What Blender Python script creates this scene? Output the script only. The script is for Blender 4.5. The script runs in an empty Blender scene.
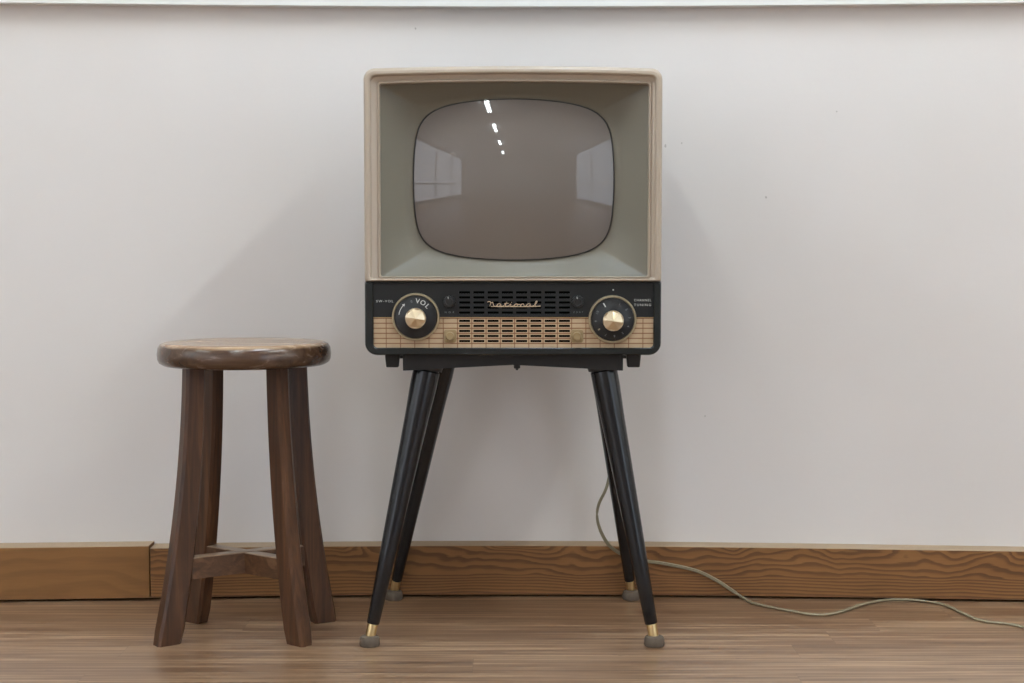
import bpy, bmesh, math, random
from math import sin, cos, pi, radians, sqrt, atan2
from mathutils import Vector, Matrix
random.seed(7)
C = bpy.context.scene.collection
sc = bpy.context.scene

# ------------------------------------------------------------------ camera geometry (used to read sizes)
FPX = 1529.0
PITCH = math.atan((341.5 - 250) / FPX)
CAM = Vector((0, -2.6, 0.685))
def ray(u, v):
    a, b = (u - 512) / FPX, (341.5 - v) / FPX
    return Vector((a, cos(PITCH) + b * sin(PITCH), -sin(PITCH) + b * cos(PITCH)))
def P(u, v, Y):
    r = ray(u, v); return CAM + r * ((Y - CAM.y) / r.y)
def G(u, v, z=0.0):
    r = ray(u, v); return CAM + r * ((z - CAM.z) / r.z)

# ------------------------------------------------------------------ materials
def lin(c):
    return tuple(((x / 255) / 12.92 if x / 255 <= .04045 else ((x / 255 + .055) / 1.055) ** 2.4) for x in c) + (1,)
def mat(name, rgb=(128, 128, 128), rough=.5, metal=0, coat=0, spec=.5, bump=0, bscale=200, emit=0):
    m = bpy.data.materials.new(name); m.use_nodes = True
    b = m.node_tree.nodes['Principled BSDF']
    b.inputs['Base Color'].default_value = lin(rgb)
    b.inputs['Roughness'].default_value = rough
    b.inputs['Metallic'].default_value = metal
    b.inputs['Coat Weight'].default_value = coat
    b.inputs['Coat Roughness'].default_value = .03
    b.inputs['Specular IOR Level'].default_value = spec
    if emit:
        b.inputs['Emission Color'].default_value = lin(rgb); b.inputs['Emission Strength'].default_value = emit
    if bump:
        N = NT(m); n = N.noise(bscale, 4, .6)
        N.bump(n, bump, .001)
    return m
class NT:
    """small node graph writer"""
    def __init__(s, m):
        s.t = m.node_tree; s.b = s.t.nodes['Principled BSDF']; s.L = s.t.links
        s.co = s.t.nodes.new('ShaderNodeTexCoord').outputs['Object']
        s.sep = None
    def xyz(s):
        if not s.sep:
            s.sep = s.t.nodes.new('ShaderNodeSeparateXYZ'); s.L.new(s.co, s.sep.inputs[0])
        return s.sep.outputs
    def put(s, sock, v):
        if hasattr(v, 'links') or hasattr(v, 'is_linked'): s.L.new(v, sock)
        else: sock.default_value = v
    def m(s, op, a, b=0.0, c=None):
        n = s.t.nodes.new('ShaderNodeMath'); n.operation = op
        s.put(n.inputs[0], a); s.put(n.inputs[1], b)
        if c is not None: s.put(n.inputs[2], c)
        return n.outputs[0]
    def vec(s, x, y, z):
        n = s.t.nodes.new('ShaderNodeCombineXYZ')
        for i, v in enumerate((x, y, z)): s.put(n.inputs[i], v)
        return n.outputs[0]
    def scaled(s, sx, sy, sz, ox=0, oy=0, oz=0):
        n = s.t.nodes.new('ShaderNodeMapping'); s.L.new(s.co, n.inputs[0])
        n.inputs['Scale'].default_value = (sx, sy, sz); n.inputs['Location'].default_value = (ox, oy, oz)
        return n.outputs[0]
    def noise(s, scale, detail=3, rough=.5, vec=None, dist=0):
        n = s.t.nodes.new('ShaderNodeTexNoise'); s.L.new(vec or s.co, n.inputs['Vector'])
        n.inputs['Scale'].default_value = scale; n.inputs['Detail'].default_value = detail
        n.inputs['Roughness'].default_value = rough; n.inputs['Distortion'].default_value = dist
        return n.outputs['Fac']
    def white(s, v):
        n = s.t.nodes.new('ShaderNodeTexWhiteNoise'); n.noise_dimensions = '3D'; s.L.new(v, n.inputs['Vector'])
        return n.outputs['Value']
    def ramp(s, f, stops):
        n = s.t.nodes.new('ShaderNodeValToRGB'); s.L.new(f, n.inputs[0]); e = n.color_ramp.elements
        while len(e) < len(stops): e.new(.5)
        for k, (p, c) in zip(e, stops):
            k.position = p; k.color = lin(c) if len(c) == 3 else c
        return n.outputs[0]
    def mix(s, f, a, b, mode='MIX'):
        n = s.t.nodes.new('ShaderNodeMix'); n.data_type = 'RGBA'; n.blend_type = mode
        s.put(n.inputs[0], f)
        s.put(n.inputs[6], a if not isinstance(a, tuple) else (lin(a) if len(a) == 3 else a))
        s.put(n.inputs[7], b if not isinstance(b, tuple) else (lin(b) if len(b) == 3 else b))
        return n.outputs[2]
    def color(s, c): s.L.new(c, s.b.inputs['Base Color'])
    def rough(s, c): s.L.new(c, s.b.inputs['Roughness'])
    def bump(s, h, strength=.3, dist=.001):
        n = s.t.nodes.new('ShaderNodeBump'); n.inputs['Strength'].default_value = strength
        n.inputs['Distance'].default_value = dist; s.L.new(h, n.inputs['Height']); s.L.new(n.outputs[0], s.b.inputs['Normal'])

def wall_paint():
    m = mat('painted_plaster', (205, 200, 196), .75, spec=.25); N = NT(m)
    n1 = N.noise(1.7, 3, .5); n2 = N.noise(60, 4, .6); n3 = N.noise(5, 3, .6, N.scaled(1, 1, 3))
    c = N.ramp(n1, [(.3, (223, 216, 211)), (.7, (228, 222, 218))])
    c = N.mix(N.m('MULTIPLY', N.m('GREATER_THAN', N.noise(55, 1, .3), .862), .4), c, (120, 105, 92))
    N.color(c)
    N.bump(N.m('ADD', N.m('MULTIPLY', n3, 6.0), n2), .12, .0012)
    return m
def floor_wood():
    m = mat('floor_wood', (150, 115, 88), .4, spec=.5); N = NT(m)
    x, y, z = N.xyz()
    W = .092
    row = N.m('FLOOR', N.m('DIVIDE', N.m('ADD', y, 20.03), W))
    off = N.m('MULTIPLY', N.white(N.vec(row, 0, 0)), 3.0)
    col = N.m('FLOOR', N.m('DIVIDE', N.m('ADD', x, off), 1.15))
    rnd = N.white(N.vec(row, col, 3))
    fy = N.m('FRACT', N.m('DIVIDE', N.m('ADD', y, 20.03), W))
    fx = N.m('FRACT', N.m('DIVIDE', N.m('ADD', x, off), 1.15))
    def v(sx, sy, k): return N.vec(N.m('ADD', N.m('MULTIPLY', x, sx), N.m('MULTIPLY', rnd, k)), N.m('MULTIPLY', y, sy), N.m('MULTIPLY', rnd, 9.0))
    g1 = N.noise(1, 5, .65, v(1.3, 34, 31), .6)
    g2 = N.noise(1, 4, .6, v(3.0, 110, 17))
    g3 = N.noise(1, 3, .5, v(.7, 9, 5), .5)
    base = N.ramp(g1, [(.37, (82, 56, 37)), (.5, (148, 113, 83)), (.63, (228, 194, 155))])
    base = N.mix(.32, base, N.ramp(g3, [(.3, (90, 64, 43)), (.7, (150, 114, 82))]))
    base = N.mix(.5, base, N.ramp(g2, [(.38, (74, 50, 34)), (.5, (140, 107, 79)), (.62, (222, 188, 150))]))
    base = N.mix(.2, base, N.ramp(rnd, [(0, (108, 78, 54)), (1, (142, 108, 78))]), 'MIX')
    sm = N.noise(1, 4, .6, N.vec(N.m('MULTIPLY', x, 9), N.m('MULTIPLY', y, 40), 2.0))
    base = N.mix(N.m('MULTIPLY', N.m('GREATER_THAN', sm, .67), .5), base, (72, 50, 38))
    gap = N.m('MAXIMUM', N.m('LESS_THAN', fy, .022), N.m('LESS_THAN', fx, .0008))
    base = N.mix(N.m('MULTIPLY', gap, .4), base, (48, 32, 22))
    N.color(base)
    lf = N.noise(1, 3, .6, N.vec(N.m('MULTIPLY', x, 2.2), N.m('MULTIPLY', y, 7), 4.0))
    base = N.mix(N.m('MULTIPLY', lf, .45), base, (104, 74, 50))
    N.color(base); N.b.inputs['Coat Weight'].default_value = .45; N.b.inputs['Coat Roughness'].default_value = .28
    N.rough(N.m('ADD', N.m('MULTIPLY', g1, .3), .22))
    N.bump(N.m('SUBTRACT', N.m('ADD', g1, N.m('MULTIPLY', g2, .5)), gap), .3, .0006)
    return m
def board_wood(name, plain):
    """varnished softwood: straight rings low on the board, cathedral figure above"""
    m = mat(name, (120, 80, 48), .5, spec=.35); N = NT(m)
    x, y, z = N.xyz()
    n = N.noise(1, 2.0, .45, N.vec(N.m('MULTIPLY', x, 7.5 if not plain else 1.4), 3.3 if not plain else 8.1, N.m('MULTIPLY', z, 13)), .3)
    fine = N.noise(1, 3, .6, N.vec(N.m('MULTIPLY', x, 14), 0.0, N.m('MULTIPLY', z, 300)))
    amp = N.m('POWER', N.m('MULTIPLY', N.m('MAXIMUM', z, 0.0), 11.0), 1.6)
    lowz = N.m('MINIMUM', z, .045); upz = N.m('MAXIMUM', N.m('SUBTRACT', z, .045), 0.0)
    ph = N.m('ADD', N.m('ADD', N.m('MULTIPLY', lowz, 125.0 if not plain else 20), N.m('MULTIPLY', upz, 7.0)), N.m('MULTIPLY', N.m('MULTIPLY', n, amp), 8.0 if not plain else 2))
    ph = N.m('ADD', ph, N.m('MULTIPLY', N.noise(1, 2, .5, N.vec(N.m('MULTIPLY', x, 3), 1.0, N.m('MULTIPLY', z, 6))), 5.0))
    ph = N.m('ADD', ph, N.m('MULTIPLY', fine, .45))
    w = N.m('FRACT', ph)
    c = N.ramp(w, [(0, (150, 106, 62)), (.42, (142, 98, 56)), (.62, (106, 71, 42)), (.88, (94, 61, 36)), (1, (148, 104, 60))])
    if plain: c = N.mix(.72, c, (150, 106, 60))
    c = N.mix(.22, c, N.ramp(N.noise(1, 3, .5, N.vec(N.m('MULTIPLY', x, 4), 6.0, N.m('MULTIPLY', z, 22))), [(.3, (88, 58, 34)), (.7, (156, 112, 68))]))
    c = N.mix(N.m('MULTIPLY', fine, .25), c, (70, 44, 26))
    N.color(c); N.bump(fine, .25, .0006)
    return m
def dark_wood(name, a, b, c3, axis='z', rough=.42, sx=1.0, wear=0):
    m = mat(name, b, rough, spec=.4); N = NT(m)
    k = {'z': (55, 55, 3.2), 'x': (3.0, 60, 60)}[axis]
    g = N.noise(1, 5, .62, N.scaled(*k), .7)
    g2 = N.noise(1, 3, .6, N.scaled(*(q * 4 for q in k)))
    c = N.ramp(g, [(.28, a), (.52, b), (.78, c3)])
    c = N.mix(N.m('MULTIPLY', g2, .35), c, a)
    if wear:
        c = N.mix(N.m('MULTIPLY', N.m('GREATER_THAN', N.noise(14, 4, .7), .62), wear), c, c3)
    N.color(c); N.rough(N.m('ADD', N.m('MULTIPLY', g, .25), rough - .12))
    N.bump(g, .35, .0008)
    return m
def panel_beige(x0, z0, px, pz):
    m = mat('beige_grid_panel', (198, 165, 125), .4, spec=.4); N = NT(m)
    x, y, z = N.xyz()
    fx = N.m('FRACT', N.m('DIVIDE', N.m('ADD', x, 10 * px - x0), px)); fz = N.m('FRACT', N.m('DIVIDE', N.m('ADD', z, 10 * pz - z0), pz))
    near = lambda f, w: N.m('LESS_THAN', N.m('ABSOLUTE', N.m('SUBTRACT', f, .5)), w)
    c = N.ramp(N.noise(40, 3, .6), [(.3, (178, 154, 124)), (.7, (190, 166, 136))])
    c = N.mix(N.m('MULTIPLY', near(fx, .035), .75), c, (116, 74, 44))
    c = N.mix(N.m('MULTIPLY', near(fz, .12), .8), c, (122, 76, 44))
    N.color(c); return m
def black_paint(name, rgb, rough=.3, chips=0):
    m = mat(name, rgb, rough, spec=.5); N = NT(m)
    n = N.noise(12, 3, .5); c = N.ramp(n, [(.35, tuple(int(q * .93) for q in rgb)), (.7, tuple(int(q * 1.07) for q in rgb))])
    if chips: c = N.mix(N.m('GREATER_THAN', N.noise(130, 2, .5), chips), c, (170, 160, 140))
    N.color(c); N.rough(N.m('ADD', N.m('MULTIPLY', n, .08), rough - .04)); return m

M = dict(
    wall=wall_paint(), floor=floor_wood(),
    board=board_wood('stained_pine', 0), board_p=board_wood('stained_plain_pine', 1),
    trim=mat('white_trim_paint', (232, 230, 226), .5, bump=.1),
    ceil=mat('white_ceiling_paint', (232, 230, 228), .9, bump=.1),
    room=mat('side_wall_paint', (214, 208, 202), .85, bump=.1),
    leg=dark_wood('dark_leg_wood', (46, 28, 17), (82, 52, 32), (118, 78, 48), 'z', .38),
    str=dark_wood('stretcher_wood', (56, 36, 24), (92, 62, 40), (128, 94, 66), 'x', .4),
    cream=mat('cream_plastic', (176, 160, 142), .34, spec=.6),
    sage=mat('sage_mask_paint', (113, 107, 93), .42, spec=.4),
    gasket=mat('black_gasket', (34, 32, 32), .5),
    body=black_paint('charcoal_cabinet_enamel', (44, 46, 46), .35),
    fascia=black_paint('black_green_enamel', (25, 29, 29), .25),
    panel=black_paint('black_panel', (16, 19, 21), .4),
    cloth=mat('black_speaker_cloth', (4, 4, 4), .95, spec=.1),
    gold=mat('champagne_metal', (194, 180, 150), .36, metal=.8),
    brass=mat('brass', (218, 192, 142), .28, metal=1),
    knob=black_paint('black_knob', (20, 21, 23), .35),
    knobgrey=black_paint('grey_black_knob', (34, 35, 36), .3),
    tan=mat('tan_knob_plastic', (150, 128, 92), .35),
    print_=mat('white_print', (205, 205, 200), .5),
    print_d=mat('grey_print', (120, 124, 124), .5),
    script=mat('gold_script_metal', (232, 208, 176), .3, metal=.5),
    lacquer=black_paint('black_lacquer', (17, 18, 22), .22, chips=.86),
    iron=black_paint('black_iron', (26, 25, 26), .45),
    rubber=mat('grey_rubber', (92, 80, 68), .8, bump=.3, bscale=400),
    blackrubber=mat('black_rubber', (30, 29, 29), .6),
    cord=mat('grey_green_cord', (146, 136, 110), .5),
    lamp=mat('lamp_white', (235, 235, 232), .5),
)

def tube_glow():
    m = mat('fluorescent_glow', (255, 250, 240), .5, emit=1); return m

M['cream'].node_tree.nodes['Principled BSDF'].inputs['Coat Roughness'].default_value = .22
# spun centre caps: real conical facets carry the look
cap = M['cap'] = mat('spun_metal', (226, 208, 176), .3, metal=1)
cap.node_tree.nodes['Principled BSDF'].inputs['Anisotropic'].default_value = .6

def screen_glass():
    m = mat('picture_tube_glass', (128, 119, 112), .55, spec=.2, coat=1.0)
    N = NT(m); b = N.b
    N.color(N.ramp(N.noise(3, 2, .5), [(.3, (106, 97, 91)), (.7, (110, 101, 94))]))
    b.inputs['Coat Roughness'].default_value = .02; b.inputs['Coat IOR'].default_value = 1.55
    return m
M['screen'] = screen_glass()

def seat_wood():      # dark varnished rim, top face pale from wear
    m = dark_wood('worn_seat_wood', (54, 36, 26), (84, 60, 43), (112, 84, 62), 'x', .24); N = NT(m)
    old = N.b.inputs['Base Color'].links[0].from_socket
    x, y, z = N.xyz()
    g = N.noise(1, 5, .65, N.scaled(6, 45, 1), .6)
    pale = N.ramp(g, [(.3, (138, 106, 78)), (.55, (176, 144, 112)), (.8, (204, 176, 146))])
    f = N.m('MULTIPLY', N.m('SUBTRACT', N.m('ADD', z, N.m('MULTIPLY', N.noise(18, 3, .6), .005)), SEAT_WEAR), 220.0)
    n = N.t.nodes.new('ShaderNodeClamp'); N.L.new(f, n.inputs[0])
    N.color(N.mix(n.outputs[0], old, pale))
    N.b.inputs['Coat Weight'].default_value = .35; N.b.inputs['Coat Roughness'].default_value = .2
    return m
# ------------------------------------------------------------------ object helpers
def obj(name, bm, m, parent=None, smooth=True, angle=35, label=None):
    bmesh.ops.remove_doubles(bm, verts=bm.verts, dist=1e-6)
    bmesh.ops.recalc_face_normals(bm, faces=bm.faces)
    me = bpy.data.meshes.new(name); bm.to_mesh(me); bm.free()
    me.materials.append(M[m] if isinstance(m, str) else m)
    if smooth:
        for p in me.polygons: p.use_smooth = True
        me.set_sharp_from_angle(angle=radians(angle))
    o = bpy.data.objects.new(name, me); C.objects.link(o)
    if parent: o.parent = parent
    if label: o['label'] = label
    return o
def tag(o, label=None, cat=None, group=None, kind=None):
    if label: o['label'] = label
    if cat: o['category'] = cat
    if group: o['group'] = group
    if kind: o['kind'] = kind
    return o
def root(name, loc, label, cat, group=None):
    o = bpy.data.objects.new(name, None); o.empty_display_size = .05; C.objects.link(o); o.location = loc
    return tag(o, label, cat, group)
def loft(bm, rings, cap0=False, cap1=False, closed=True):
    vs = [[bm.verts.new(p) for p in r] for r in rings]; n = len(rings[0])
    for a, b in zip(vs, vs[1:]):
        for i in range(n if closed else n - 1):
            j = (i + 1) % n
            bm.faces.new((a[i], a[j], b[j], b[i]))
    if cap0: bm.faces.new(vs[0][::-1])
    if cap1: bm.faces.new(vs[-1])
    return vs
def box(bm, x0, x1, y0, y1, z0, z1, bev=0):
    r = bmesh.ops.create_cube(bm, size=1)
    for v in r['verts']:
        v.co = Vector((x0 + (v.co.x + .5) * (x1 - x0), y0 + (v.co.y + .5) * (y1 - y0), z0 + (v.co.z + .5) * (z1 - z0)))
    if bev:
        es = {e for v in r['verts'] for e in v.link_edges}
        bmesh.ops.bevel(bm, geom=list(es), offset=bev, segments=2, profile=.5, affect='EDGES')
def rrect(x0, x1, z0, z1, r, y, n=8, side=12, bow=0, rb=None):
    """rounded rectangle in the xz plane, always the same vertex count; bow lifts the top edge's middle"""
    rb = r if rb is None else rb; pts = []
    cs = [(x1 - r, z1 - r, 0, r), (x0 + r, z1 - r, pi / 2, r), (x0 + rb, z0 + rb, pi, rb), (x1 - rb, z0 + rb, 3 * pi / 2, rb)]
    for k, (cx, cz, a0, rr) in enumerate(cs):
        arc = [(cx + rr * cos(a0 + pi / 2 * i / n), cz + rr * sin(a0 + pi / 2 * i / n)) for i in range(n + 1)]
        pts += arc
        nx = cs[(k + 1) % 4]; e = (nx[0] + nx[3] * cos(nx[2]), nx[1] + nx[3] * sin(nx[2])); s = arc[-1]
        pts += [(s[0] + (e[0] - s[0]) * i / side, s[1] + (e[1] - s[1]) * i / side) for i in range(1, side)]
    out = []
    for x, z in pts:
        t = (x - (x0 + x1) / 2) / ((x1 - x0) / 2); w = max(0, (z - z0) / (z1 - z0))
        out.append(Vector((x, y, z + bow * (1 - t * t) * w)))
    return out
def frame_of(d):
    d = d.normalized(); a = Vector((0, 0, 1)) if abs(d.z) < .95 else Vector((1, 0, 0))
    u = d.cross(a).normalized(); return u, d.cross(u).normalized()
def tube_path(bm, pts, rads, seg=16, flat=1.0, caps=True):
    rings = []; pu = None
    for i, p in enumerate(pts):
        d = (pts[min(i + 1, len(pts) - 1)] - pts[max(i - 1, 0)]).normalized()
        if pu is None: u, w = frame_of(d)
        else:
            u = (pu - d * pu.dot(d)).normalized(); w = d.cross(u)
        pu = u; r = rads[i] if hasattr(rads, '__len__') else rads
        rings.append([p + u * (r * cos(2 * pi * k / seg)) + w * (r * flat * sin(2 * pi * k / seg)) for k in range(seg)])
    loft(bm, rings, caps, caps)
def lathe_y(bm, cx, cz, prof, seg=48):
    """prof: list of (radius, y); axis along y"""
    rings = [[Vector((cx + r * cos(2 * pi * k / seg), y, cz + r * sin(2 * pi * k / seg))) for k in range(seg)] for r, y in prof]
    loft(bm, rings, prof[0][0] > 1e-5, prof[-1][0] > 1e-5)
def shift(pts, v): return [p - v for p in pts]

# ------------------------------------------------------------------ the room
WY = .435                      # wall behind the television; the plaster bows forward a little towards both sides
def bow(x): return .034 * (1 - cos(pi * min(abs(x), 1.6) / 1.6))
X0, X1, YB, ZC = -3.6, 3.6, -8.6, 2.66
def strip_mesh(xs, y_off, thick, z0f, z1f, bev=.0):
    bm = bmesh.new(); rings = []
    for x in xs:
        yf = WY - bow(x) - thick; z0, z1 = z0f(x), z1f(x)
        rings.append([Vector((x, yf + thick, z0)), Vector((x, yf, z0)), Vector((x, yf, z1 - bev)), Vector((x, yf + bev, z1)), Vector((x, yf + thick, z1))])
    loft(bm, rings, True, True); return bm
def lerp(a, b, n): return [a + (b - a) * i / n for i in range(n + 1)]

bm = bmesh.new(); vs = []
xs = lerp(X0, X1, 96)
for x in xs: vs.append([Vector((x, WY - bow(x), 0)), Vector((x, WY - bow(x), ZC)), Vector((x, WY + .12, ZC)), Vector((x, WY + .12, 0))])
loft(bm, vs, True, True)
tag(obj('wall_front', bm, 'wall', angle=60), kind='structure')
bm = bmesh.new(); box(bm, X0 - .1, X1 + .1, YB - .1, WY + .12, -.06, 0)
tag(obj('floor', bm, 'floor', smooth=False), kind='structure')
bm = bmesh.new(); box(bm, X0 - .1, X1 + .1, YB - .1, WY + .12, ZC, ZC + .06)
tag(obj('ceiling', bm, 'ceil', smooth=False), kind='structure')
def wall_with_hole(name, axis, at, a0, a1, holes):
    """side wall with a window opening, wall 10 cm thick"""
    bm = bmesh.new(); cuts = sorted({a0, a1} | {h[0] for h in holes} | {h[1] for h in holes}); zs = sorted({0, ZC} | {h[2] for h in holes} | {h[3] for h in holes})
    for i in range(len(cuts) - 1):
        for j in range(len(zs) - 1):
            c, z = (cuts[i] + cuts[i + 1]) / 2, (zs[j] + zs[j + 1]) / 2
            if any(h[0] < c < h[1] and h[2] < z < h[3] for h in holes): continue
            if axis == 'x': box(bm, min(at, at * 1.0278), max(at, at * 1.0278), cuts[i], cuts[i + 1], zs[j], zs[j + 1])
            else: box(bm, cuts[i], cuts[i + 1], at - .1, at, zs[j], zs[j + 1])
    return tag(obj(name, bm, 'room', smooth=False), kind='structure')
WR = (-6.6, -3.3, .08, 2.6); WL = (-8.4, -3.3, .2, 2.6)
W3 = (-2.7, -.5, .8, 2.45); W4 = (-2.7, -.7, .8, 2.4)
wall_with_hole('wall_right', 'x', X1, YB, WY + .1, [WR, W4])
wall_with_hole('wall_left', 'x', X0, YB, WY + .1, [WL, W3])
wall_with_hole('wall_back', 'y', YB, X0, X1, [])

def shade_mat(name, rgb, e):
    m = mat(name, rgb, .9); b = m.node_tree.nodes['Principled BSDF']
    b.inputs['Emission Color'].default_value = lin(rgb); b.inputs['Emission Strength'].default_value = e; return m
SHR = shade_mat('daylit_window_pane', (218, 230, 244), 2.3)
SHN = shade_mat('fill_pane_glow', (226, 236, 240), 1.5)
SHL = shade_mat('daylit_window_pane_soft', (224, 230, 240), 2.3)
def window(name, x, w, m, cols):
    y0, y1, z0, z1 = w; s = 1 if x > 0 else -1
    bm = bmesh.new(); box(bm, x - .005 + s * .05, x + .005 + s * .05, y0, y1, z0, z1)
    o = tag(obj(name, bm, m, smooth=False), kind='structure')
    f = bmesh.new()
    for i in range(cols + 1):
        yy = y0 + (y1 - y0) * i / cols; box(f, x - .005, x + .05 if s > 0 else x + .005, yy - .025, yy + .025, z0, z1) if s > 0 else box(f, x - .05, x + .005, yy - .025, yy + .025, z0, z1)
    for zz in (z0, .9, z1): box(f, min(x - s * .005, x + s * .05), max(x - s * .005, x + s * .05), y0, y1, zz - .025, zz + .025)
    obj('window_frame', f, 'trim', o, smooth=False)
window('window_1', X1, WR, SHR, 2); window('window_2', X0, WL, SHL, 3)
window('fill_window_3', X0, W3, SHN, 2); window('fill_window_4', X1, W4, SHN, 2)  # two unseen side windows, added as fill light near the front wall

# baseboards: two lengths of timber butted together, standing a few mm off the floor
BT = .046
zb = lambda u, v: P(u, v, WY - BT - bow((u - 512) / 510)).z
xj = P(150, 570, WY - BT - bow(-.69)).x
zt0 = zb(512, 545.2); ztl = zb(60, 547.0); ztr = zb(1000, 550.6)
print('baseboard tops', zt0, ztl, ztr, 'z bottom line', zb(512, 597), zb(5, 602), zb(1020, 602.5))
bd = tag(obj('baseboard_left', strip_mesh(lerp(X0, xj - .0012, 48), 0, BT + .001, lambda x: .005, lambda x: ztl + .0005, .0015), 'board_p', angle=25), kind='structure')
bd = tag(obj('baseboard_right', strip_mesh(lerp(xj + .0012, X1, 80), 0, BT, lambda x: .005, lambda x: zt0 + (ztr - zt0) * min(1.5, max(0, x / .9)), .0015), 'board', angle=25), kind='structure')
M['edge'] = mat('pale_top_pine', (172, 148, 120), .6, bump=.1)
for o in (bpy.data.objects['baseboard_left'], bpy.data.objects['baseboard_right']):      # the top edge takes a paler colour
    o.data.materials.append(M['edge'])
    for p in o.data.polygons:
        if p.normal.z > .5: p.material_index = 1
# white batten along the wall above the picture
zt = P(512, 6.3, WY - .03).z
tag(obj('trim_1', strip_mesh(lerp(X0, X1, 96), 0, .03, lambda x: zt, lambda x: zt + .07, .003), 'trim', angle=25), kind='structure')

# ------------------------------------------------------------------ ceiling lights
GLOW = shade_mat('fluorescent_tube_glow', (230, 239, 240), 62)
GLOWC = shade_mat('added_cool_tube_glow', (206, 228, 250), 88)
GLOWR = shade_mat('bright_fluorescent_tube_glow', (230, 239, 240), 76)
def ceiling_light(x, y, L, label, glow=None):
    r = root('ceiling_light', (x, y, ZC), label, 'light', 'fluorescent fittings on the ceiling')
    b = bmesh.new(); prof = [(-.07, 0), (.07, 0), (.055, -.05), (-.055, -.05)]
    loft(b, [[Vector((px, yy, pz)) for px, pz in prof] for yy in (-L / 2, L / 2)], True, True)
    obj('housing', b, 'lamp', r, smooth=False)
    for s in (-1, 1):
        b = bmesh.new(); tube_path(b, [Vector((s * .03, -L / 2 + .03, -.07)), Vector((s * .03, L / 2 - .03, -.07))], .016, 12)
        obj('tube', b, glow or GLOW, r)
    return r
for i, y in enumerate((-1.0, -2.3, -3.6, -5.1, -6.8)):
    ceiling_light(-.58, y, .62, 'white twin tube fluorescent fitting, ' + ('nearest to', 'second from', 'third from', 'fourth from', 'farthest from')[i] + ' the television in its row')
ceiling_light(1.38, -1.05, 1.7, 'long white fluorescent fitting above and right of the television', GLOWR)
ceiling_light(-2.35, -1.0, 1.2, 'long white fluorescent fitting above and left of the stool')
ceiling_light(.12, -.42, .9, 'added white fluorescent fitting closest to the wall, right above the television', GLOWC)  # extra overhead fitting, added to brighten the bezel top, stool and floor

# ------------------------------------------------------------------ television
def F(u, v, Y=0.0):
    p = P(u, v, Y); return p.x, p.z
TX = F(513, 200)[0]
zbot = F(513, 355)[1]; ztop = F(513, 69)[1]; zsplit = F(513, 281.5)[1]
tv = root('television', (TX, .0, zbot), 'vintage television with grey screen, cream frame and black control panel, on a splayed black stand', 'television')
O = Vector((TX, 0, zbot))
def T(u, v, Y=0.0):          # photograph position on the set's front plane -> local coordinates
    x, z = F(u, v, Y); return x - TX, z - zbot
K = F(613, 300)[0] - F(513, 300)[0]; K /= 100.0     # metres per pixel on the front plane
hw = 148 * K; H = ztop - zbot; zs = zsplit - zbot
# cabinet behind the front
bm = bmesh.new()
e = .0016
loft(bm, [rrect(-hw - e + .012, hw + e - .012, .012, H - .018, .02, .30, bow=.003), rrect(-hw - e + .004, hw + e - .004, .005, H - .010, .022, .29, bow=.003),
          rrect(-hw - e, hw + e, .0015, H - .0065, .024, .27, bow=.003, rb=.02), rrect(-hw - e, hw + e, .0015, H - .0065, .024, .022, bow=.003, rb=.02), rrect(-hw - e + .002, hw + e - .002, .003, H - .008, .022, .014, bow=.003, rb=.02), rrect(-hw + .012, hw - .012, .010, H - .018, .012, .014, bow=.003, rb=.02)], True, False)
cab = obj('cabinet', bm, 'body', tv)
bm = bmesh.new()       # tube cover on the back
loft(bm, [rrect(-.16, .16, .12, .42, .05, .299), rrect(-.13, .13, .15, .39, .05, .325), rrect(-.10, .10, .18, .36, .05, .335)], True, True)
obj('back_cover', bm, 'body', tv)
# cream bezel
def bz(l, r, t, b, rad, y, bw=.0042, n=8):
    return rrect(-hw + l, hw - r, zs + b, H - t, rad, y, bow=bw, rb=min(rad, .004), n=n)
ix0, iz1 = T(379.5, 84); ix1, iz0 = T(648, 276.5)
L_, R_, T_, B_ = ix0 + hw, hw - ix1, H - iz1, iz0 - zs
bm = bmesh.new()
loft(bm, [bz(.001, .001, .001, .0, .018, .022), bz(0, 0, 0, 0, .018, .018), bz(0, 0, 0, 0, .018, -.004), bz(.0010, .0010, .0016, .0006, .017, -.0065), bz(.0022, .0022, .0034, .0010, .016, -.0090),
          bz(.0042, .0042, .0056, .0018, .015, -.0108), bz(.0085, .0085, .0095, .0028, .012, -.0112), bz(.0105, .0105, .0115, .0036, .010, -.0100),
          bz(.0125, .0125, .0135, .0042, .009, -.003), bz(L_ - .0045, R_ - .0045, T_ - .0045, B_ - .0025, .007, .001), bz(L_ - .003, R_ - .003, T_ - .003, B_ - .0018, .006, -.0015),
          bz(L_ - .0008, R_ - .0008, T_ - .0008, B_ - .0006, .005, -.0015), bz(L_, R_, T_, B_, .004, .0005), bz(L_, R_, T_, B_, .004, .012)])
obj('bezel', bm, 'cream', tv, angle=28)
# screen outline (superellipse, fuller at the sides) on a spherical face
sx0, _ = T(412.3, 178); sx1, _ = T(615.2, 178); _, sz1 = T(513, 97.5); _, sz0 = T(513, 259.8)
SCX, SCZ, SA, SB = (sx0 + sx1) / 2, (sz0 + sz1) / 2, (sx1 - sx0) / 2, (sz1 - sz0) / 2
RS, YS = .49, .012
def sph(x, z): return YS + RS - sqrt(RS * RS - (x - SCX) ** 2 - (z - SCZ) ** 2)
def sup(t, k=1.0):
    c, s = abs(cos(t)), abs(sin(t)); lo, hi = .3, 2.0
    for _ in range(40):
        q = (lo + hi) / 2; a, b = q * c, q * s
        f = (a / max(.3, 1 - .08 * b * b)) ** 7 + (b / max(.3, 1 - .15 * a * a)) ** 7
        if f > 1: hi = q
        else: lo = q
    c, s = cos(t), sin(t)
    return SCX + SA * k * q * c, SCZ + SB * k * q * s
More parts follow.
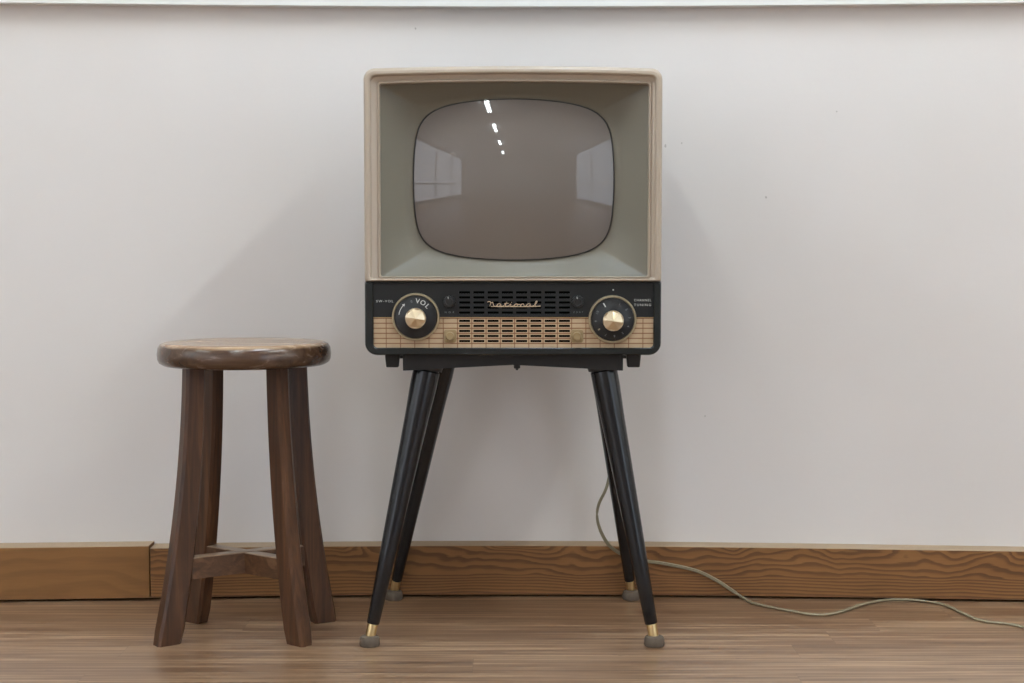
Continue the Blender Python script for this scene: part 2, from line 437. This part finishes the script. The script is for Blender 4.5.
def ringpts(outer):    # for every vertex of the mask's outer ring the matching point of the screen outline
    out = []
    for p in outer:
        dx, dz = (p.x - (ix0 + ix1) / 2) / ((ix1 - ix0) / 2), (p.z - (iz0 + iz1) / 2) / ((iz1 - iz0) / 2)
        out.append(atan2(dz, dx))
    return out
outer = rrect(ix0 - .001, ix1 + .001, iz0 - .001, iz1 + .001, .004, .010, n=4, side=26, bow=.003)
ang = ringpts(outer)
def mid(f, k, yo):
    res = []
    for p, a in zip(outer, ang):
        x, z = sup(a, k); res.append(Vector((p.x + (x - p.x) * f, 0, p.z + (z - p.z) * f)))
        res[-1].y = .010 + (sph(x, z) + yo - .010) * f
    return res
bm = bmesh.new()
loft(bm, [outer, mid(.25, 1.03, .004), mid(.5, 1.03, .004), mid(.75, 1.03, .004), mid(1, 1.035, .002), mid(1, 1.012, .0035), mid(1, 1.008, .010)])
obj('screen_mask', bm, 'sage', tv, angle=50)
bm = bmesh.new()
loft(bm, [mid(1, 1.013, .0030), mid(1, 1.006, .0012), mid(1, .999, .0012), mid(1, .996, .004), mid(1, 1.013, .006)])
obj('gasket', bm, 'gasket', tv)
bm = bmesh.new(); rings = []
for k in [1.0 - .03 * i for i in range(0, 33)] + [.015]:
    rings.append([Vector((sup(t, k)[0], sph(*sup(t, k)) + .0014, sup(t, k)[1])) for t in lerp(0, 2 * pi, 96)[:-1]])
loft(bm, rings, False, True)
obj('screen', bm, 'screen', tv, angle=80)

# lower front: black housing rim, perforated panels
pz0 = T(513, 347.5)[1]; pzm = T(513, 317.3)[1]; pz1 = zs - .0035; pxa = T(373.8, 320)[0]; pxb = T(653, 320)[0]
def hz(i, y, rb): return rrect(-hw + i, hw - i, i * .8, zs - min(i, .0035), .002, y, rb=rb)
bm = bmesh.new()
def inner(y, g=0): return rrect(pxa - g, pxb + g, pz0 - g, pz1 + g, .001, y, rb=.008)
loft(bm, [hz(.001, .022, .02), hz(0, .018, .021), hz(0, -.004, .021), hz(.0012, -.0085, .020), hz(.003, -.0100, .018), inner(-.0100, .0016), inner(-.0085, .0003), inner(.004)])
obj('control_housing', bm, 'fascia', tv, angle=30)
PX, PZ = 14.25 * K, 5.05 * K
gx0 = T(459.2, 320)[0]; gzt = T(513, 319.6)[1]
def perforated(zlo, zhi, ztop_slot, name, m, label=None):
    """plate with eight columns and five rows of real slots"""
    bm = bmesh.new(); holes = []
    for c in range(8):
        for r in range(5):
            a = gx0 + c * PX; b = ztop_slot - r * PZ; holes.append((a, a + 11.0 * K, b - 2.3 * K, b))
    xs = sorted({pxa, pxb, pxa + .006, pxb - .006} | {h[0] for h in holes} | {h[1] for h in holes})
    zz = sorted({zlo, zhi, zlo + .006} | {h[2] for h in holes} | {h[3] for h in holes})
    V = {}
    def v(x, y, z):
        k = (round(x, 6), round(y, 6), round(z, 6))
        if k not in V: V[k] = bm.verts.new((x, y, z))
        return V[k]
    def isH(i, j):
        if not (0 <= i < len(xs) - 1 and 0 <= j < len(zz) - 1): return True
        cx, cz = (xs[i] + xs[i + 1]) / 2, (zz[j] + zz[j + 1]) / 2
        return any(h[0] < cx < h[1] and h[2] < cz < h[3] for h in holes)
    yf, yb = -.0055, -.0035
    for i in range(len(xs) - 1):
        for j in range(len(zz) - 1):
            if isH(i, j): continue
            x0, x1, z0, z1 = xs[i], xs[i + 1], zz[j], zz[j + 1]
            bm.faces.new((v(x0, yf, z0), v(x1, yf, z0), v(x1, yf, z1), v(x0, yf, z1)))
            bm.faces.new((v(x0, yb, z1), v(x1, yb, z1), v(x1, yb, z0), v(x0, yb, z0)))
            if isH(i - 1, j): bm.faces.new((v(x0, yf, z0), v(x0, yf, z1), v(x0, yb, z1), v(x0, yb, z0)))
            if isH(i + 1, j): bm.faces.new((v(x1, yf, z1), v(x1, yf, z0), v(x1, yb, z0), v(x1, yb, z1)))
            if isH(i, j - 1): bm.faces.new((v(x0, yf, z0), v(x0, yb, z0), v(x1, yb, z0), v(x1, yf, z0)))
            if isH(i, j + 1): bm.faces.new((v(x0, yf, z1), v(x1, yf, z1), v(x1, yb, z1), v(x0, yb, z1)))
    return obj(name, bm, m, tv, smooth=False, label=label)
M['beige'] = panel_beige(gx0 - 1.6 * K + PX / 2, gzt + 1.55 * K + PZ / 2, PX, PZ)
perforated(pz0, pzm, gzt, 'speaker_panel', 'beige', 'beige lower strip with brown grid lines and five rows of slots')
perforated(pzm, pz1, T(513, 291.2)[1], 'speaker_panel', 'panel', 'black upper strip with dark slots')
bm = bmesh.new(); box(bm, pxa, pxb, .003, .005, pz0, pz1); obj('speaker_cloth', bm, 'cloth', tv, smooth=False)
bm = bmesh.new(); box(bm, pxa, pxb, -.0066, -.0050, pzm - .0004, pzm + .0004); obj('divider_strip', bm, 'brass', tv, smooth=False)

def text(body, size, x, z, y, rot=0, m='print_', parent=None, width=None, sx=1.0, ext=.0002, name='lettering'):
    cu = bpy.data.curves.new('t', 'FONT'); cu.body = body; cu.size = size; cu.extrude = ext; cu.align_x = 'CENTER'; cu.align_y = 'CENTER'; cu.resolution_u = 3
    cu.offset = size * (.012 if len(body) == 1 else .002); cu.space_character = 1 if len(body) == 1 else 1.35
    to = bpy.data.objects.new('t', cu); C.objects.link(to)
    me = bpy.data.meshes.new_from_object(to.evaluated_get(bpy.context.evaluated_depsgraph_get()))
    bpy.data.objects.remove(to)
    cxm = 0
    if width and len(me.vertices):
        w = max(v.co.x for v in me.vertices) - min(v.co.x for v in me.vertices); sx = width / w
    for v in me.vertices:
        a, b = v.co.x * sx, v.co.y; ca, sa = cos(rot), sin(rot)
        v.co = Vector((x + a * ca - b * sa, y - v.co.z, z + a * sa + b * ca))
    me.materials.clear(); me.materials.append(M[m]); me.name = name
    o = bpy.data.objects.new(name, me); C.objects.link(o)
    if parent: o.parent = parent
    return o
def stroke(bm, pts, w, y, th=.0006):
    """flat raised pen stroke through 2D points"""
    n = len(pts); L = []; R = []
    for i, (a, b) in enumerate(pts):
        p, q = pts[max(i - 1, 0)], pts[min(i + 1, n - 1)]; dx, dz = q[0] - p[0], q[1] - p[1]; l = math.hypot(dx, dz) or 1
        L.append((a - dz / l * w / 2, b + dx / l * w / 2)); R.append((a + dz / l * w / 2, b - dx / l * w / 2))
    loft(bm, [[Vector((l[0], y, l[1])), Vector((r[0], y, r[1])), Vector((r[0], y - th, r[1])), Vector((l[0], y - th, l[1]))] for l, r in zip(L, R)], True, True)

# big knobs
def big_knob(u, v, ru, label):
    cx, cz = T(u, v); r = ru * K
    b = bmesh.new()
    lathe_y(b, cx, cz, [(r * .97, -.004), (r, -.006), (r, -.011), (r * .975, -.0128), (r * .925, -.0128), (r * .905, -.0105), (r * .5, -.0100), (.0, -.0100)], 72)
    ring = obj('dial_ring', b, 'gold', tv)
    b = bmesh.new()
    lathe_y(b, cx, cz, [(r * .90, -.0100), (r * .895, -.0150), (r * .87, -.0165), (r * .60, -.0175), (r * .47, -.0200), (.0, -.0200)], 72)
    k = obj('knob', b, 'knob', tv, label=label)
    b = bmesh.new(); seg = 40; rr = r * .435
    def rg(rad, y, tw=0): return [Vector((cx + K * .3 + rad * cos(2 * pi * i / seg), y + tw * (.5 + .5 * sin(i * 2.399 * 3)), cz - K * 1.2 + rad * sin(2 * pi * i / seg))) for i in range(seg)]
    loft(b, [rg(rr, -.0195), rg(rr, -.0240), rg(rr * .95, -.0252), rg(rr * .86, -.0258, .0010), rg(rr * .45, -.0292, .0006), rg(.0005, -.0318)], True, True)
    obj('knob_cap', b, 'cap', k, angle=12, label='spun metal centre cap')
    return k, cx, cz, r
kl, kx, kz, kr = big_knob(416.1, 316.6, 23.8, 'black volume knob with VOL lettering')
for ch, a in (('V', 82), ('O', 62), ('L', 42)):
    a = radians(a); text(ch, .0118, kx + kr * .665 * cos(a), kz + kr * .665 * sin(a), -.0176, a - pi / 2, parent=kl)
a = radians(104); text('0', .006, kx + kr * .665 * cos(a), kz + kr * .665 * sin(a), -.0176, a - pi / 2, 'print_d', parent=kl)
bm = bmesh.new(); arc = [(kx + kr * .70 * cos(radians(t)), kz + kr * .70 * sin(radians(t))) for t in lerp(137, 172, 8)]
stroke(bm, arc, .0011, -.0165, .0012)
hx, hz_ = arc[0]; d = radians(137 - 90); 
ah = [(hx + .0042 * cos(d), hz_ + .0042 * sin(d)), (hx - .0026 * cos(radians(137)), hz_ - .0026 * sin(radians(137))), (hx + .0026 * cos(radians(137)), hz_ + .0026 * sin(radians(137)))]
loft(bm, [[Vector((x, -.0165, z)) for x, z in ah], [Vector((x, -.0177, z)) for x, z in ah]], True, True)
obj('arrow_mark', bm, 'print_', kl, smooth=False)
kr_, qx, qz, qr = big_knob(612.1, 319.0, 23.9, 'black channel knob with a short white pointer')
bm = bmesh.new(); a = radians(120); stroke(bm, [(qx + qr * f * cos(a), qz + qr * f * sin(a)) for f in (.60, .78)], .0018, -.0165, .0014)
obj('pointer_mark', bm, 'print_', kr_, smooth=False)
for i in range(11):
    a = radians(90 - (i + 1) * 30 + 6)
    if i == 10: continue
    text(str(i + 1), .0055, qx + qr * .70 * cos(a), qz + qr * .70 * sin(a), -.0175, a - pi / 2, 'print_d' if i not in (7,) else 'gold', parent=kr_)
bm = bmesh.new(); cx, cz = T(613, 289.8); lathe_y(bm, cx, cz, [(.0013, -.004), (.0013, -.0066), (.0, -.0069)], 16)
obj('indicator_dot', bm, 'print_', tv)
# small dark knobs and tan knobs
def small_knob(u, v, r, m, label, square):
    cx, cz = T(u, v); r *= K; b = bmesh.new(); seg = 48
    if square:
        w = r * 1.28; loft(b, [rrect(cx - w, cx + w, cz - w, cz + w, w * .45, -.0045), rrect(cx - w, cx + w, cz - w, cz + w, w * .45, -.0068), rrect(cx - w * .86, cx + w * .86, cz - w * .86, cz + w * .86, w * .4, -.0074)], True, True)
        obj('knob_collar', b, 'tan', tv); b = bmesh.new()
        lathe_y(b, cx, cz, [(r * .84, -.007), (r * .84, -.0125), (r * .72, -.0140), (r * .4, -.0136), (.0, -.0136)], 40)
        return obj('knob', b, m, tv, label=label)
    def rg(k, y, f): return [Vector((cx + r * k * (1 + f * (1 if i % 4 < 2 else -1)) * cos(2 * pi * i / seg), y, cz + r * k * (1 + f * (1 if i % 4 < 2 else -1)) * sin(2 * pi * i / seg))) for i in range(seg)]
    loft(b, [rg(1, -.005, .05), rg(1, -.0115, .05), rg(.9, -.0128, .03), rg(.62, -.0132, 0), rg(.55, -.0120, 0), rg(.02, -.0120, 0)], True, True)
    o = obj('knob', b, m, tv, label=label)
    b = bmesh.new(); stroke(b, [(cx - r * .15, cz + r * .45), (cx - r * .2, cz + r * .85)], .0009, -.0128, .0008); obj('pointer_mark', b, 'print_', o, smooth=False)
    return o
small_knob(449.5, 301.5, 6.0, 'knobgrey', 'small ribbed black knob', 0); small_knob(577.8, 301.5, 6.0, 'knobgrey', 'small ribbed black knob', 0)
small_knob(450.3, 335.8, 5.0, 'tan', 'small tan knob on a square collar', 1); small_knob(576.8, 335.8, 5.0, 'tan', 'small tan knob on a square collar', 1)
text('SW-VOL', .0056, *T(385.0, 301.2), -.0057, width=17 * K, parent=tv)
text('CHANNEL', .0056, *T(642.3, 300.2), -.0057, width=17 * K, parent=tv)
text('TUNING', .0056, *T(642.3, 304.9), -.0057, width=17 * K, parent=tv)
text('H O R', .0042, *T(449.6, 312.2), -.0057, width=9.5 * K, m='print_d', parent=tv)
text('C O N T', .0038, *T(578, 312.2), -.0057, width=9.5 * K, m='print_d', parent=tv)
# brand name in joined script lettering
def spl(pts, n=6):
    out = []
    for i in range(len(pts) - 1):
        p0, p1, p2, p3 = pts[max(i - 1, 0)], pts[i], pts[i + 1], pts[min(i + 2, len(pts) - 1)]
        for k in range(n):
            t = k / n
            out.append(tuple(.5 * (2 * b + (c - a) * t + (2 * a - 5 * b + 4 * c - d_) * t * t + (-a + 3 * b - 3 * c + d_) * t ** 3) for a, b, c, d_ in zip(p0, p1, p2, p3)))
    out.append(pts[-1]); return out
word = [  # pen path in units: x 0..54, z 0 (baseline) .. up
    [(0, 4.6), (1.6, 5.4), (3.0, 4.6), (3.0, 2.4), (2.2, .2)], [(2.2, .2), (3.2, 3.0), (4.6, 4.6), (5.4, 3.4), (6.0, 1.0), (7.4, .0), (9.4, .8)],
    [(12.8, 2.4), (11.2, 2.9), (9.4, 1.9), (9.6, .4), (11.2, .2), (12.6, 1.6), (13.0, 2.6), (12.8, 1.0), (13.8, .1), (15.6, .7)],
    [(15.6, .7), (17.6, 3.0), (18.6, 5.0), (17.6, 2.4), (17.4, .6), (18.6, .1), (20.6, .8)], [(16.2, 3.2), (20.2, 3.4)],
    [(20.6, .8), (22.4, 2.6), (22.2, .8), (23.2, .1), (25.4, .8)], [(22.9, 4.2), (23.3, 4.6)],
    [(25.4, .8), (27.4, 2.7), (25.9, 1.8), (26.2, .3), (28.0, .2), (29.2, 1.6), (28.2, 2.8), (27.2, 2.6), (29.6, 2.0), (31.2, 2.4)],
    [(31.2, 2.4), (31.6, .2), (32.6, 2.2), (34.2, 2.8), (34.8, 1.4), (35.4, .2), (37.6, .8)],
    [(41.0, 2.4), (39.4, 2.9), (37.6, 1.9), (37.8, .4), (39.4, .2), (40.8, 1.6), (41.2, 2.6), (41.0, 1.0), (42.0, .1), (44.2, .8)],
    [(44.2, .8), (46.6, 3.4), (47.4, 5.8), (46.4, 5.4), (45.4, 2.2), (46.0, .3), (48.0, .2), (50.6, .6)],
    [(3.4, -.1), (12, -.25), (26, -.3), (40, -.25), (50.6, .1)]]
bx, bz_ = T(487.4, 306.2)
bm = bmesh.new(); s = 53.0 * K / 50.6
for w in word: stroke(bm, [(bx + a * s, bz_ + b * s * .86) for a, b in spl(w)], .00105, -.0060, .0016)
obj('brand_script', bm, 'script', tv, smooth=False, label='gold joined script lettering')
# feet of the cabinet
for sx in (-1, 1):
    for yy in (.035, .25):
        cx = sx * (T(635, 360)[0]); b = bmesh.new()
        zf = -(K * 13.6)
        loft(b, [rrect(cx - .0145, cx + .0145, yy - .0135, yy + .0135, .003, 0), rrect(cx - .0125, cx + .0125, yy - .0125, yy + .0125, .003, 0), rrect(cx - .0105, cx + .0105, yy - .0105, yy + .0105, .003, 0), rrect(cx - .009, cx + .009, yy - .009, yy + .009, .003, 0)], True, True)
        hs = [.003, -.001, zf + .001, zf]
        for i, vtx in enumerate(b.verts): vtx.co = Vector((vtx.co.x, vtx.co.z, hs[i // (len(b.verts) // 4)]))
        obj('foot', b, 'blackrubber', tv)

# ------------------------------------------------------------------ stand
stand = root('tv_stand', (TX, .19, 0), 'black lacquered four-legged stand with splayed tapered legs and brass tips, under the television', 'stand')
SO = Vector((TX, .19, 0))
YF, YR = .060, .275                                     # leg tops, front and back
bm = bmesh.new()
ztp = zbot
zr0 = P(513, 364.6, .03).z; zr1 = P(590, 369.5, .03).z
xh = P(623, 362, .03).x - TX
def rail(bm, pts_top, depth0, depth1, along, n=24):
    pass
for (ya, yb) in ((.022, .034), (.300, .288)):         # shaped front and back rails, arched underneath
    rings = []
    for x in [-xh, -xh + .0006, -xh + .002, -xh + .004] + lerp(-xh + .007, xh - .007, 40) + [xh - .004, xh - .002, xh - .0006, xh]:
        t = abs(x) / xh; ci = .006 - sqrt(max(0, .006 ** 2 - max(0, abs(x) - (xh - .006)) ** 2)); sg = 1 if yb > ya else -1; zl = zr0 + (zr1 - zr0) * min(1, t * 1.12) ** 1.0
        if t > .80: zl = zr1 - .0015 * (t - .8) / .2
        rings.append([Vector((x, ya + sg * ci, zl)), Vector((x, ya + sg * ci, ztp)), Vector((x, yb, ztp)), Vector((x, yb, zl))])
    loft(bm, rings, True, True)
for sx in (-1, 1):                                      # side rails
    rings = []
    for y in lerp(.034, .288, 24):
        t = abs(y - .161) / .139; zl = zr0 + (zr1 - zr0) * t
        x0, x1 = sx * (xh - .002), sx * (xh - .014); rings.append([Vector((x0, y, zl)), Vector((x0, y, ztp)), Vector((x1, y, ztp)), Vector((x1, y, zl))])
    loft(bm, rings, True, True)
box(bm, -xh + .004, xh - .004, .026, .296, ztp - .003, ztp)
for sx in (-1, 1): box(bm, sx * .02 - .012, sx * .02 + .012, .03, .29, ztp - .016, ztp - .002)
for v in bm.verts: v.co -= Vector((0, .19, 0))
obj('frame', bm, 'iron', stand, smooth=False)
b = bmesh.new(); cxb = P(517, 368, .04).x - TX; zc_ = P(517, 366.5, .04).z
tube_path(b, [Vector((cxb, .04 - .19, ztp - .004)), Vector((cxb, .04 - .19, zc_ - .0062))], .0022, 10); obj('bolt', b, 'iron', stand)
b = bmesh.new(); rg = lambda z, r: [Vector((cxb + r * cos(k * pi / 3), .04 - .19 + r * sin(k * pi / 3), z)) for k in range(6)]
loft(b, [rg(zc_ + .004, .0045), rg(zc_ + .003, .0055), rg(zc_ - .0025, .0055), rg(zc_ - .0036, .0040)], True, True); obj('nut', b, 'iron', stand)
def stand_leg(topx, topy, footx, footy, rtop, rbot):
    ztl = zr1 + .006
    top = Vector((topx, topy - .19, ztl)); fz = .020
    foot = Vector((footx, footy - .19, fz)); d = foot - top
    def at(z): return top + d * ((top.z - z) / (top.z - fz))
    zbr = .038
    b = bmesh.new(); zz = [ztl, zr1 - .004, zr1 - .006, zr1 - .03, .40, .28, .16, zbr + .002, zbr]
    rr = [rtop * .93, rtop * .93, rtop, rtop] + [rtop + (rbot - rtop) * (ztl - q) / (ztl - zbr) for q in (.40, .28, .16)] + [rbot * 1.02, rbot * .9]
    tube_path(b, [at(q) for q in zz], rr, 28); lg = obj('leg', b, 'lacquer', stand)
    b = bmesh.new(); tube_path(b, [top + Vector((0, 0, .002)), at(zr1 - .003)], [rtop * 1.22, rtop * 1.12], 28); obj('leg_socket', b, 'iron', lg)
    b = bmesh.new(); tube_path(b, [at(zbr + .001), at(zbr - .002), at(.014)], [rbot * .82, rbot * .86, rbot * .80], 24); obj('ferrule', b, 'brass', lg)
    b = bmesh.new(); R = .0178
    prof = [(R * .93, 0), (R, .003), (R * .98, .012), (R * .86, .0165), (R * .55, .0185)]
    fx, fy = footx + (footx - topx) * .02, footy - .19
    loft(b, [[Vector((fx + r * cos(k * pi / 14), fy + r * sin(k * pi / 14), z)) for k in range(28)] for r, z in prof], True, True)
    obj('rubber_foot', b, 'rubber', lg)
    return lg
g1 = G(371, 648.3); g2 = G(395, 601)
print('feet', g1, g2)
fy1, fy2 = g1.y + .0178, g2.y + .0178
fx1 = (G(653, 645).x - G(371, 645).x) / 2; fx2 = (G(630.5, 598).x - G(395, 598).x) / 2
tx1 = (P(602, 375, YF).x - P(424.5, 375, YF).x) / 2; tx2 = (P(585.5, 373, YR).x - P(441, 373, YR).x) / 2
for ut, uf in ((427.8, 371.0), (602.6, 653.0)): stand_leg(P(ut, 375, YF).x - TX, YF, G(uf, 645).x - TX, fy1, .0235, .0108)
for ut, uf in ((445, 395.2), (600.5, 630.3)): stand_leg(P(ut, 373, YR).x - TX, YR, G(uf, 598).x - TX, fy2 - .002, .0225, .0100)
print('base front', WY - BT, 'rear foot back', fy2 + .018)

# ------------------------------------------------------------------ stool
SC = P(244.6, 347, .115); SX, SY = SC.x, .115
stool = root('stool', (SX, SY, 0), 'round dark wooden stool with four curved legs and crossed stretchers, left of the television', 'stool')
RSEAT = 85.9 / FPX * (SC - CAM).dot(ray(512, 341.5).normalized())
zst = P(244, 337.2, SY + RSEAT * .9).z; TH = .0410
print('seat', SX, RSEAT, zst)
SEAT_WEAR = zst - .0045; M['seat'] = seat_wood()
bm = bmesh.new(); prof = [(0, -TH), (RSEAT * .86, -TH), (RSEAT * .93, -TH + .001), (RSEAT * .975, -TH + .005), (RSEAT * .995, -TH + .011), (RSEAT, -TH + .020), (RSEAT * .99, -.010), (RSEAT * .965, -.0038), (RSEAT * .92, -.0008), (RSEAT * .85, 0), (RSEAT * .5, -.0008), (0.0, -.0012)]
loft(bm, [[Vector((max(r, 1e-4) * cos(2 * pi * k / 96), max(r, 1e-4) * sin(2 * pi * k / 96), zst + z)) for k in range(96)] for r, z in prof], True, True)
obj('seat', bm, 'seat', stool, angle=60)
# feet and tops of the four legs (photograph: centre px, depth)
def leg_st(fx, fy, tx, ty, wt, wb, t):
    """curved leg of oblong section set on the diagonal; w radial, t tangential"""
    top = Vector((tx, ty, zst - TH + .001)); foot = Vector((fx, fy, 0))
    rad = Vector((fx, fy, 0)).normalized(); tan = Vector((-rad.y, rad.x, 0))
    rings = []
    for i in range(21):
        s = i / 20; z = top.z * (1 - s)
        k = .22 * s + .78 * s ** 2.1                     # sabre curve, kicking out low down
        c = top.lerp(foot, 0) + (foot - top) * k; c.z = z
        w = wt + (wb - wt) * s ** 1.6; tt = t + .005 * s; ch = .0045
        if i == 20: w -= .003; tt -= .003
        pts = [(w / 2, tt / 2 - ch), (w / 2, -tt / 2 + ch), (w / 2 - ch, -tt / 2), (-w / 2 + ch, -tt / 2), (-w / 2, -tt / 2 + ch), (-w / 2, tt / 2 - ch), (-w / 2 + ch, tt / 2), (w / 2 - ch, tt / 2)]
        zz = z + (.002 if i == 19.5 else 0)
        rings.append([c + rad * a + tan * b_ + Vector((0, 0, zz - c.z)) for a, b_ in pts])
    bm = bmesh.new(); loft(bm, rings, True, True)
    return obj('leg', bm, 'leg', stool, angle=25), rad
def rel(p): return p.x - SX, p.y - SY
def depth_of(v): return G(244, v).y
yf = depth_of(645) + .006; yr = depth_of(622.8) + .012
print('stool feet y', yf, yr)
legs = [(167, 640, yf, 194, 374), (299.5, 640, yf, 277, 374), (195.5, 618, yr, 213, 374), (323.5, 618, yr, 296, 374)]
cent = []
for u, v, y, ut, vt in legs:
    ty = SY + (-.048 if y < SY else .048)
    f = P(u, 640 if y < SY else 619, y); tp = P(ut, vt, ty)
    lg, rad = leg_st(f.x - SX, y - SY, tp.x - SX, ty - SY, .036, .046, .026)
    k = .22 * .70 + .78 * .70 ** 2.1
    cent.append(Vector((tp.x - SX + (f.x - tp.x) * k, ty - SY + (y - ty) * k, 0)))
zx = P(246, 550, SY).z; print('stretcher z', zx, cent)
def bar(a, b, zt, h, t, notch):
    d = (b - a).normalized(); n = Vector((-d.y, d.x, 0)); bm = bmesh.new(); r = []
    for q in (a + d * .017, b - d * .017):
        c = .0015
        r.append([q + n * x + Vector((0, 0, zt + z)) for x, z in ((t / 2, -h), (-t / 2, -h), (-t / 2, -c), (-t / 2 + c, 0), (t / 2 - c, 0), (t / 2, -c))])
    loft(bm, r, True, True); return bm
obj('stretcher', bar(cent[0], cent[3], zx, .038, .023, 0), 'str', stool, smooth=False)
obj('stretcher', bar(cent[2], cent[1], zx - .0006, .038, .023, 0), 'str', stool, smooth=False)

M['lit_top'] = dark_wood('lit_top_wood', (120, 98, 78), (152, 128, 106), (180, 158, 136), 'x', .3)
for o in stool.children:      # the stretchers' upper faces get a paler colour in place of reflected light
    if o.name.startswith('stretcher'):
        o.data.materials.append(M['lit_top'])
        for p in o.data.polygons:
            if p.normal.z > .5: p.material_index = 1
# ------------------------------------------------------------------ power cord
bf = lambda x: WY - BT - bow(x) - .004
def onboard(u, v): 
    x = (u - 512) / 530; return P(u, v, bf(x))
pts = [Vector((TX + .165, .32, zbot + .05)), Vector((TX + .18, .345, zbot - .02)), P(612, 440, .37), P(608, 482, .375), P(598.5, 505, .37), P(597.5, 520, .37), P(603, 536, .368), P(612, 548, .372), onboard(628, 557), onboard(646, 561),
       onboard(664, 563.5), onboard(695.6, 570.5), onboard(716, 580), onboard(730, 589)]
for u, v in ((744, 598.2), (755, 603.6), (783.5, 609.6), (815, 614.6), (836, 613), (861, 604.9), (882, 600.4), (903, 598.9), (924, 601), (945, 605), (970, 616.5), (984, 621), (1008.6, 623.9), (1024, 627), (1060, 634), (1150, 640), (1300, 636)):
    g = G(u, v, .003); g.y = min(g.y, bf(g.x)); pts.append(g)
sm = [Vector(p) for p in spl([tuple(p) for p in pts], 8)]
for p in sm: p.z = max(p.z, .0026)
bm = bmesh.new()
for sgn in (-1, 1):      # flat twin flex: two cores side by side, slowly twisting
    path = []
    for i, p in enumerate(sm):
        d = (sm[min(i + 1, len(sm) - 1)] - sm[max(i - 1, 0)]).normalized()
        up = Vector((0, 0, 1)); n = d.cross(up)
        n = n.normalized() if n.length > .05 else Vector((0, 1, 0))
        q = n if p.z < .01 else Vector((0, -.15, 1)).cross(d).cross(d).normalized()
        w = p + q * sgn * .00155
        if p.z < .01: w.z = max(w.z, .0022)
        path.append(w)
    tube_path(bm, path, .00185, 8)
tag(obj('power_cord', bm, 'cord', angle=60), 'thin grey-green power cord hanging behind the stand and trailing right across the floor', 'cord')

# ------------------------------------------------------------------ world, camera, colour
w = bpy.data.worlds.new('w'); sc.world = w; w.use_nodes = True
w.node_tree.nodes['Background'].inputs[0].default_value = (.8, .88, 1, 1); w.node_tree.nodes['Background'].inputs[1].default_value = .4
def daylight(name, x, wdw, power, rgb):
    y0, y1, z0, z1 = wdw
    l = bpy.data.lights.new(name, 'AREA'); l.shape = 'RECTANGLE'; l.size = (z1 - z0); l.size_y = (y1 - y0); l.energy = power; l.color = rgb
    o = bpy.data.objects.new(name, l); C.objects.link(o); s = 1 if x > 0 else -1
    o.location = (x - s * .02, (y0 + y1) / 2, (z0 + z1) / 2); o.rotation_euler = (0, s * pi / 2, 0)
cd = bpy.data.cameras.new('camera'); cam = bpy.data.objects.new('camera', cd); C.objects.link(cam); sc.camera = cam
cd.sensor_width = 36; cd.lens = FPX / 1024 * 36; cam.location = CAM; cam.rotation_euler = (pi / 2 - PITCH, 0, 0); cd.clip_start = .02
sc.view_settings.view_transform = 'Standard'; sc.view_settings.look = 'None'; sc.view_settings.gamma = 1; sc.view_settings.use_curve_mapping = False
sc.view_settings.exposure = -0.10
sc.cycles.use_denoising = True
try: sc.cycles.denoiser = 'OPENIMAGEDENOISE'
except Exception: pass
sc.cycles.max_bounces = 8; sc.cycles.diffuse_bounces = 5; sc.cycles.use_adaptive_sampling = False
sc.cycles.sample_clamp_indirect = 6
